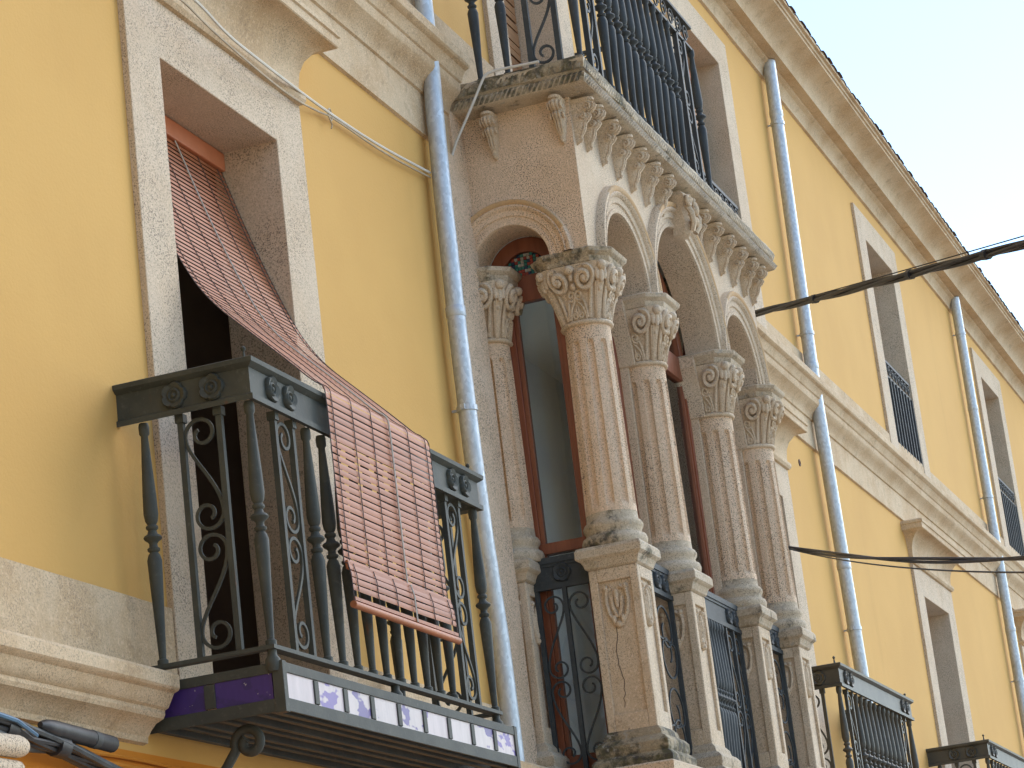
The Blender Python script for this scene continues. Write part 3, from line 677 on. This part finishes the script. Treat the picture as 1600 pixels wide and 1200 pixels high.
# wooden frames and glass of the bay
def arch_poly(c, r, put, d0, d1, rin):
    b = MB(); rings = []
    for k in range(29):
        a = math.pi*(1-k/28); ca, sa = math.cos(a), math.sin(a)
        rings.append([put(c+r*ca, ZS+r*sa, d0), put(c+r*ca, ZS+r*sa, d1), put(c+rin*ca, ZS+rin*sa, d1), put(c+rin*ca, ZS+rin*sa, d0)])
    return b.loft(rings)
def bay_frame(c, r, put, dd, mosaic=False, mull=False, st=.06):
    def bx(b, u0, u1, v0, v1, d0, d1):
        q = [put(u, v, d) for u in (u0, u1) for d in (d0, d1) for v in (v0, v1)]
        b.add(q, [(0, 1, 3, 2), (4, 6, 7, 5), (0, 4, 5, 1), (2, 3, 7, 6), (0, 2, 6, 4), (1, 5, 7, 3)]); return b
    f = arch_poly(c, r, put, dd, dd+.055, r-.075)
    e = min(r, .40)
    bx(f, c-r, c-r+st, 3.2, ZS, dd, dd+.055); bx(f, c+r-.06, c+r, 3.2, ZS, dd, dd+.055)
    bx(f, c-r+st, c+r-.06, 5.585, 5.72, dd-.002, dd+.053); bx(f, c-r+st, c+r-.06, 4.29, 4.345, dd-.002, dd+.053); bx(f, c-r+st, c+r-.06, 3.2, 3.3, dd-.002, dd+.053)
    if mull: bx(f, c-.05, c+.05, 3.3, 5.585, dd-.004, dd+.057)
    fr = f.build('window_frame', 'wood', B, True, .003, 40)
    sash = MB()
    for u0, u1 in ([(c-r+st, c-.05), (c+.05, c+r-.06)] if mull else [(c-r+st, c+r-.06)]):
        for v0, v1 in ((4.345, 5.585), (3.3, 4.29)):
            bx(sash, u0, u0+.022, v0, v1, dd+.01, dd+.045); bx(sash, u1-.022, u1, v0, v1, dd+.01, dd+.045)
            bx(MB(), u0+.022, u1-.022, v0, v1, dd+.026, dd+.031).build('pane', 'glass', fr)
    sash.build('sash', 'wood_l', fr, False, .002)
    g_ = MB(); n = 14; pts = [put(c+(r-.07)*math.cos(math.pi*k/n), ZS+(r-.07)*math.sin(math.pi*k/n), dd+.03) for k in range(n+1)]
    g_.add(pts, [tuple(range(n+1))]).build('fanlight', 'glass' if not mosaic else 'tn', fr)
    if mosaic:
        k = 0; s_ = .0165
        for i in range(-9, 10):
            for j in range(0, 9):
                u, v = i*s_*1.0, j*s_+.006
                if math.hypot(u, v+s_/2) < r-.082:
                    k += 1; cc = ('tr', 'tg', 'tw', 'tn', 'tr', 'tw', 'tg')[(i*3+j*5+(i*j) % 3) % 7]
                    bx(MB(), c+u-s_*.44, c+u+s_*.44, ZS+v, ZS+v+s_*.88, dd+.018, dd+.029).build('stained_pane', cc, fr)
pfi = lambda u, v, d: (u, BY+d, v)
bay_frame(12.665, .355, pfi, .205); bay_frame(13.77, .585, pfi, .205, False, True); bay_frame(14.91, .365, pfi, .205)
bay_frame(.2, .2, pl, .205, True, False, .105)
bay_frame(.2, .2, pr_, .205)
# the room behind the bay
rm = MB(); X0, X1, Y0, Y1, Z0, Z1 = 11.6, 16.4, .012, .83, 3.18, 6.2
V = [(X0, Y0, Z0), (X1, Y0, Z0), (X1, Y1, Z0), (X0, Y1, Z0), (X0, Y0, Z1), (X1, Y0, Z1), (X1, Y1, Z1), (X0, Y1, Z1)]
MB().add(V, [(0, 3, 7, 4), (1, 5, 6, 2), (3, 2, 6, 7)]).build('room_wall', 'room', B)
MB().add(V, [(4, 7, 6, 5)]).build('room_ceiling', 'ceil', B)
MB().add(V, [(0, 1, 2, 3)]).build('room_floor', 'ceil', B)

# ------------------------------------------------------------------ railing on top of the bay
def top_rail():
    x0, x1, yf = 11.965, 14.33, -.70; zb, zk, zt = 6.685, 7.575, 7.72; mt = 'iron_b'
    T = thing('balcony_railing', ((x0+x1)/2, yf, 6.68), 'blue black iron railing with turned bars standing on the slab of the stone bay', 'railing')
    rc = lambda z0, z1, d: [(-d, z0), (d, z0), (d, z1), (-d, z1)]
    MB().sweep(x0, x1, yf, rc(zb-.012, zb+.006, .014), 0, True).build('bottom_bar', 'iron_r', T)
    MB().sweep(x0, x1, yf, rc(zk-.012, zk+.004, .014), 0, True).build('rail', mt, T)
    MB().sweep(x0, x1, yf, rc(zt-.012, zt+.008, .02), 0, True).build('rail', mt, T, False, .003)
    bm = baluster_mesh(zk-zb, mt, 1.12)
    xs = [x0+.50+.136*k for k in range(11)]
    for bx_, by_ in [(x0, yf), (x1, yf), (x0, -.168), (x0, -.315), (x1, -.168), (x1, -.315)]+[(v, yf) for v in xs]: link('baluster', bm, T, 0, (bx_, by_, zb))
    def panel(put, du):
        for u in (0, du):
            p = Vector(put(u, zb)); MB().box(p.x-.014, p.x+.014, p.y-.014, p.y+.014, zb, zk).build('post', mt, T)
        b = MB(); double_scroll(b, put, .012, du-.024, zb+.01, zk-zb-.02, .008); b.build('scroll', mt, T, True, 0, 50)
    panel(lambda u, v: (x0, -.447-u, v), .15); panel(lambda u, v: (x1, -.447-u, v), .15)
    panel(lambda u, v: (x0+.18+u, yf, v), .15); panel(lambda u, v: (x1-.18-u, yf, v), .15)
    cm = MB().tube([(u, 0, v) for u, v in spiral(0, 0, .06, .012, 0, 540, 24)], .006, 4).mesh('curl', mt, True, 50)
    for k in range(16): link('curl', cm, T, 0, (x0+.08+(x1-x0-.16)*k/15, yf, (zk+zt)/2))
    for k in range(4):
        for xx in (x0, x1):
            o = link('curl', cm, T, 0, (xx, -.1-.16*k, (zk+zt)/2)); o.rotation_euler = (0, 0, R(90))
top_rail()
# railings set in the window openings of the upper floor
def window_rail(x0, x1, label, y=-.002):
    T = thing('window_railing', ((x0+x1)/2, y, 7.0), label, 'railing', 'low railings in the upper windows'); mt = 'iron_b'; e = .004
    MB().box(x0+e, x1-e, y-.012, y+.012, 7.80, 7.825).build('rail', mt, T); MB().box(x0+e, x1-e, y-.008, y+.008, 7.665, 7.685).build('rail', mt, T); MB().box(x0+e, x1-e, y-.008, y+.008, 7.01, 7.03).build('bottom_bar', mt, T)
    n = 9
    for k in range(n): c = x0+.02+(x1-x0-.04)*k/(n-1); MB().box(c-.013, c+.013, y-.019, y+.019, 7.03, 7.665).build('bar', mt, T)
    cm = MB().tube([(u, -.004, v) for u, v in spiral(0, 0, .055, .012, 0, 540, 22)], .007, 4).mesh('curl', mt, True, 50)
    for k in range(8): link('curl', cm, T, 0, (x0+.07+(x1-x0-.14)*k/7, y, 7.743))
window_rail(16.955, 17.995, 'low iron window railing mostly hidden behind the slab of the stone bay')
window_rail(22.86, 23.98, 'low iron window railing in the upper window crossed by the thick black cable')
window_rail(28.55, 29.65, 'low iron window railing in the upper window at the right edge of the picture')

# ------------------------------------------------------------------ blinds
def resample(path, step):
    out = []; acc = 0; P = [Vector((0, a, b)) for a, b in path]; pos = P[0]; i = 0; out.append(pos.copy()); need = step
    while i < len(P)-1:
        d = (P[i+1]-pos).length
        if d >= need: pos = pos+(P[i+1]-pos).normalized()*need; out.append(pos.copy()); need = step
        else: need -= d; pos = P[i+1]; i += 1
    return out
def smooth_path(p, it=3):
    for _ in range(it):
        q = [p[0]]
        for a, b in zip(p, p[1:]): q += [(a[0]*.75+b[0]*.25, a[1]*.75+b[1]*.25), (a[0]*.25+b[0]*.75, a[1]*.25+b[1]*.75)]
        q.append(p[-1]); p = q
    return p
def blind():
    x0, x1 = 8.592, 9.598
    T = thing('roller_blind', (9.095, 0, 5.58), 'terracotta slatted blind sloping out of the window and hanging over the iron balcony rail', 'blind')
    path = smooth_path([(.235, 5.575), (.14, 5.27), (.03, 4.975), (-.05, 4.79), (-.14, 4.655), (-.27, 4.525), (-.40, 4.395), (-.49, 4.30)])+smooth_path([(-.515, 4.278), (-.5405, 4.262), (-.548, 4.235), (-.549, 3.9), (-.552, 3.585)], 2)
    a = resample(path, .0255)
    lower = resample([(-.566, 3.60), (-.575, 3.56), (-.578, 3.475)], .0255)
    MB().box(8.565, 9.605, .215, .262, 5.575, 5.655).build('head_batten', 'head', T, False, .006)
    n = 10; xs = [x0+(x1-x0)*k/n for k in range(n+1)]
    allp = []
    def slat(p, q, wob, h=.0213):
        t = (q-p).normalized(); nn = Vector((0, -t.z, t.y)); nn = -nn if nn.y > 0 else nn
        b = MB(); rings = []
        ph = random.uniform(0, 6.28)
        for x_ in xs:
            s = wob*(math.sin(x_*5.3+ph)*.6+math.sin(x_*11.7+ph*2)*.4); c = p+t*(.0128+s)+nn*random.uniform(-.0004, .0004)
            a_, b_ = c-t*h/2, c+t*h/2
            rings.append([(x_, *(a_+nn*.0)[1:]), (x_, *(c+nn*.0022)[1:]), (x_, *b_[1:]), (x_, *(c-nn*.0016)[1:])])
        b.loft(rings); o = b.build('slat', 'slat', T, True, 0, 80)
    for p, q in zip(a, a[1:]): slat(p, q, .0006 if p.z > 4.15 else .0014, .0172 if p.z > 4.28 else (.0202 if random.random() < .6 else .0220))
    for p, q in zip(lower, lower[1:]): slat(p, q, .002, .0212)
    MB().box(x0, x1, -.568, -.556, 3.578, 3.612).build('fold_batten', 'slat', T, False, .004)
    MB().tube([(x0-.012, -.578, 3.447), (x1+.010, -.578, 3.447)], .0135, 10).build('bottom_batten', 'slat', T, True)
    MB().box(x0, x1, -.583, -.575, 3.463, 3.476).build('bottom_batten', 'slat', T)
    full = [Vector((0, y, z)) for y, z in path[::2]]+[Vector((0, -.566, 3.60)), Vector((0, -.575, 3.56)), Vector((0, -.578, 3.46))]
    def cord(x_, r, mt, off, dx=0):
        pts = []
        for i, p in enumerate(full):
            t = (full[min(i+1, len(full)-1)]-full[max(i-1, 0)]).normalized(); nn = Vector((0, -t.z, t.y)); nn = -nn if nn.y > 0 else nn
            f = i/len(full); pts.append((x_+dx*math.sin(f*9)*.008, *(p+nn*off)[1:]))
        MB().tube(pts, r, 5, 1, (1, 0, 0)).build('cord', mt, T)
    for k in range(6): cord(x0+.045+(x1-x0-.09)*k/5, .0017, 'cord', .004)
    for x_ in (x0-.002, x1+.002): cord(x_, .0022, 'cord', .001, .4)
    cord(9.16, .0036, 'whitec', .0085, 1.4)
blind()
def blind2(x0, x1, y, z0, z1, label, cordx=None, mt='slat_w'):
    T = thing('slat_blind', ((x0+x1)/2, y, z1), label, 'blind')
    MB().box(x0, x1, y-.02, y+.02, z1, z1+.06).build('head_batten', 'head', T)
    n = int((z1-z0)/.05); b = MB().box(x0, x1, y-.003, y+.003, 0, .043); me = b.mesh('slat', mt)
    for k in range(n): o = link('slat', me, T, 0, (0, random.uniform(-.002, .002), z0+.05*k)); o.rotation_euler = (0, random.uniform(-.001, .001), 0)
    if cordx:
        pts = [(cordx+.01*math.sin(k*.9), y-.02-.012*math.sin(k*.5), z1-(z1-z0)*k/16) for k in range(17)]
        MB().tube(pts, .006, 5).build('cord', 'green', T)
        MB().blob((cordx, y-.035, 7.30), .022, .018, .03).build('tassel', 'white', T, True)
blind2(12.98, 13.87, .20, 6.70, 8.86, 'brown wooden slat blind with a green cord behind the upper iron railing', 13.50)

def blind3(x0, x1):
    T = thing('roller_blind', ((x0+x1)/2, .1, 8.8), 'dark reddish slatted blind seen edge on beside the upper iron railing', 'blind')
    MB().box(x0, x1, .15, .20, 8.80, 8.87).build('head_batten', 'head', T, False, .005)
    me = MB().loft([[(x0, -.002, 0), (x0, .002, 0), (x0, .002, .034), (x0, -.002, .034)], [(x1, -.002, 0), (x1, .002, 0), (x1, .002, .034), (x1, -.002, .034)]]).mesh('slat', 'slat_w')
    n = 24
    for k in range(n):
        t = k/n; o = link('slat', me, T, 0, (0, .165-.05*math.sin(t*2.4)+.01*t, 8.77-.74*t-.04)); o.rotation_euler = (R(8+18*t-14), 0, 0)
    for x_ in (x0+.1, x1-.06): MB().tube([(x_, .155-.05*math.sin(k/10*2.4)+.01*k/10, 8.80-.78*k/10) for k in range(11)], .004, 5).build('cord', 'cord', T)
blind3(16.97, 17.9)

# ------------------------------------------------------------------ drainpipes
def drainpipe(path, r, z0, z1, joints, clamps, label):
    x = path[0][1]
    T = thing('drainpipe', (x, -.03-r, z0), label, 'drainpipe', 'galvanised drainpipes down the facade'); y = -.03-r; wb = .003 if x < 15 else .0006
    def xf(z):
        for (za, xa), (zb, xb) in zip(path, path[1:]):
            if z <= zb: return xa+(xb-xa)*max(0, (z-za)/(zb-za))
        return path[-1][1]
    pts = []; n = 40
    for k in range(n+1): z = z0+(z1-z0)*k/n; pts.append((xf(z)+wb*math.sin(z*1.7+x), y+.7*wb*math.sin(z*2.3+x), z))
    MB().tube(pts, r, 24, 1, (1, 0, 0)).build('pipe', 'galv', T, True)
    for z in joints: MB().lathe([(r+.0015, z-.05), (r+.004, z-.045), (r+.004, z+.0), (r+.0015, z+.004)], 24, (xf(z)+wb*math.sin(z*1.7+x), y+.7*wb*math.sin(z*2.3+x), 0)).build('joint', 'galv', T, True)
    for z in clamps:
        b = MB(); c = (xf(z)+wb*math.sin(z*1.7+x), y+.7*wb*math.sin(z*2.3+x), 0)
        b.lathe([(r+.001, z-.014), (r+.006, z-.013), (r+.006, z+.013), (r+.001, z+.014)], 24, c)
        b.box(c[0]-.006, c[0]+.006, c[1], 0, z-.006, z+.006); b.tube([(c[0]-r-.012, c[1], z), (c[0]-r+.004, c[1], z)], .008, 6)
        b.box(c[0]-r-.022, c[0]-r-.002, c[1]-.01, c[1]+.01, z-.012, z+.012); b.build('clamp', 'galv', T, True, 0, 40)
drainpipe([(0, 11.55), (3.5, 11.548), (3.85, 11.535), (4.3, 11.475), (4.8, 11.442), (5.25, 11.433), (5.97, 11.455), (6.74, 11.508), (9.5, 11.51)], .044, 0, 9.49, (5.38, 8.0), (4.88, 7.6), 'galvanised drainpipe running between the blind balcony and the stone bay')
drainpipe([(0, 19.56), (4.5, 19.51), (6.72, 19.385), (6.85, 19.385), (9.5, 19.545)], .05, 0, 9.49, (9.06, 5.4, 6.95), (8.95, 7.19, 4.90), 'galvanised drainpipe right of the stone bay, crossed by both sets of cables')
drainpipe([(0, 27.21), (9.5, 27.21)], .05, 0, 9.49, (8.3, 5.95), (9.09, 7.32, 5.4), 'galvanised drainpipe farthest along the facade near the right edge')

hb = MB().lathe([(.028, 0), (.026, .006), (.012, .008), (.010, -.03)], 10, (0, 0, 0), Matrix.Translation((18.82, .0, 6.07)) @ Matrix.Rotation(R(90), 4, 'X'))  # dark disc set on the wall in place of a real hole
tag(hb.build('wall_hole', 'tile', None, True), 'small dark disc standing for a hole in the yellow wall beside the second drainpipe', 'hole')
# ------------------------------------------------------------------ cables
def sag(p, q, s, n=24): return [tuple(Vector(p).lerp(Vector(q), k/n)+Vector((0, 0, -4*s*(k/n)*(1-k/n)))) for k in range(n+1)]
A0, A1 = Vector((17.4, -.06, 6.83)), Vector((12.744, -2.6, 5.503)); A2 = A0+(A1-A0)*1.5  # carried on past the picture
T = thing('overhead_cable', tuple(A0), 'thick twisted black cable climbing from the stone bay across the sky', 'cable')
for k in range(3):
    pts = sag(A0, A2, .014, 160); MB().tube([(p[0], p[1]+.015*math.cos(i*.10+k*2.094), p[2]+.015*math.sin(i*.10+k*2.094)) for i, p in enumerate(pts)], .0122, 6).build('strand', 'black', T, True)
MB().tube([(p[0], p[1], p[2]+.012+.03*min(1, i/60)) for i, p in enumerate(sag(A0, A2, .010, 80))], .0035, 5).build('messenger_wire', 'black', T, True)
for t_ in (.22, .45, .60, .765):
    p = A0.lerp(A2, t_)+Vector((0, 0, -4*.014*t_*(1-t_))); d = (A2-A0).normalized()
    MB().tube([tuple(p-d*.035), tuple(p+d*.035)], .029, 8).build('clip', 'black', T, True)
B0, B1 = Vector((17.7, -.05, 5.25)), Vector((10.916, -2.6, 3.669)); B2 = B0+(B1-B0)*1.3
T = thing('overhead_cable', tuple(B0), 'pair of thin black cables sagging across the lower right of the facade', 'cable')
for k in range(2): MB().tube([(p[0], p[1]+.008*math.cos(i*.08+k*3.14), p[2]+.009*math.sin(i*.08+k*3.14)) for i, p in enumerate(sag(B0, B2, .075, 110))], .0085, 6).build('strand', 'black', T, True)
MB().tube(sag(B0+Vector((0, 0, -.012)), B2+Vector((0, 0, -.075)), .075, 40), .0045, 5).build('thin_wire', 'grey_c', T, True)
def wire(pts, r, mt, name, label, cat='cable', group=None, it=2):
    p = [Vector(v) for v in pts]
    for _ in range(it):
        q = [p[0]]
        for a, b in zip(p, p[1:]): q += [a.lerp(b, .25), a.lerp(b, .75)]
        q.append(p[-1]); p = q
    return tag(MB().tube([tuple(v) for v in p], r, 6).build(name, mt, None, True), label, cat, group)
wire([(8.0, -.2, 5.80), (8.431, -.2, 5.804), (8.657, -.18, 5.795), (9.15, -.13, 5.82), (9.732, -.06, 5.882), (10.105, -.03, 5.946), (10.22, -.03, 5.969), (10.837, -.03, 5.985), (11.43, -.03, 6.048)], .0045, 'beige', 'wall_wire', 'thin brown wire, the lower of two crossing under the stone hood of the left window')
wire([(8.2, -.2, 5.85), (8.557, -.2, 5.851), (8.896, -.16, 5.842), (9.316, -.12, 5.881), (9.785, -.06, 5.943), (10.223, -.03, 5.979), (10.766, -.03, 6.004), (11.433, -.03, 6.073)], .0065, 'whitec', 'wall_wire', 'paler thicker wire, the upper of two running to the left drainpipe')
k_ = MB().tube([(10.215+.02*math.cos(R(a)), -.032, 5.972+.028*math.sin(R(a))) for a in range(0, 361, 30)], .004, 5); k_.tube([(10.215, -.03, 5.945), (10.222, -.034, 5.925), (10.212, -.032, 5.905)], .0035, 5)
tag(k_.build('wire_clip', 'beige', None, True), 'small wire tie holding the two pale wires to the yellow wall', 'clip')
wire([(11.845, -.52, 6.674), (11.835, -.385, 6.676), (11.82, -.30, 6.674), (11.81, -.245, 6.662), (11.805, -.22, 6.62), (11.805, -.15, 6.50), (11.805, -.02, 6.292), (11.80, -.012, 6.2)], .007, 'whitec', 'slab_wire', 'white wire dropping off the left edge of the bay slab', 'cable', None, 1)
# bundle under the lower cornice
T = thing('cable_bundle', (7.2, -.08, 2.9), 'tangled bundle of dark cables under the stone cornice at lower left', 'cables')
base = [(6.5, -.09, 2.955), (6.957, -.09, 2.937), (7.122, -.08, 2.915), (7.296, -.08, 2.905), (7.538, -.08, 2.885), (7.86, -.08, 2.862), (8.4, -.07, 2.83)]
for k in range(8):
    ph = k*.785; rr = .018+.008*(k % 3); pts = []
    for i in range(37):
        t_ = i/36*6; j = min(5, int(t_)); f = t_-j; p = Vector(base[j]).lerp(Vector(base[j+1]), f)
        q = ph+i*.12*(1 if k % 2 else -.7); pts.append((p.x, p.y+rr*math.cos(q), p.z+rr*math.sin(q)-.004*k*max(0, t_-3)))
    MB().tube(pts, .0085+.002*(k % 3), 6).build('strand', 'grey_c' if k % 3 else 'black', T, True)
MB().tube([(6.85, -.125, 2.955), (6.978, -.125, 2.945), (7.04, -.12, 2.93), (7.10, -.12, 2.912)], .007, 6).build('blue_strand', 'bluec', T, True)
for x_, z_ in ((7.30, 2.905), (6.99, 2.932)): MB().tube([(x_-.03, -.08, z_+.002), (x_+.03, -.08, z_-.002)], .036, 10).build('tape_wrap', 'black', T, True)
T = thing('cable_sleeve', (7.4, -.1, 2.94), 'fat black sleeve with a grey tape band above the dark cable bundle', 'cable')
MB().tube([(7.16, -.10, 2.955), (7.19, -.10, 2.953), (7.24, -.10, 2.950), (7.60, -.10, 2.937), (7.612, -.10, 2.936)], .027, 12, 1, None, lambda q: (.35 if q < .1 else .8 if q < .4 else 1)).build('sleeve', 'black', T, True, 0, 50)
MB().tube([(7.475, -.10, 2.9415), (7.51, -.10, 2.940)], .0285, 12).build('tape_band', 'grey_c', T, True, 0, 50)
kb = MB().lathe([(.0, .0), (.035, .004), (.05, .02), (.052, .04), (.045, .056), (.05, .066), (.05, .09), (.044, .1)], 16)
ko = MB()
ko.tube([(6.70, -.12, 2.86), (6.98, -.12, 2.868), (7.008, -.12, 2.868)], .034, 12, 1, None, lambda q: 1 if q < .8 else .8); ko.tube([(6.70, -.11, 2.80), (6.985, -.11, 2.80)], .028, 12)
tag(ko.build('stone_roll', 'stone', None, True, 0, 50), 'rounded white stone moulding end poking in at the lower left edge', 'moulding')
for k, (za, zb_, r_) in enumerate(((2.925, 2.93, .007), (2.895, 2.89, .011))):
    pts = [(7.6+.35*i, -.012-.003*(i % 2), za+(zb_-za)*i/10+.006*math.sin(i*1.9+k)) for i in range(11)]
    wire(pts, r_, 'orange', 'painted_wire', ('thin wire painted orange directly under the cornice end', 'thicker wire painted orange, lower on the orange wall')[k], 'cable')
# rust hole / hook on the wall
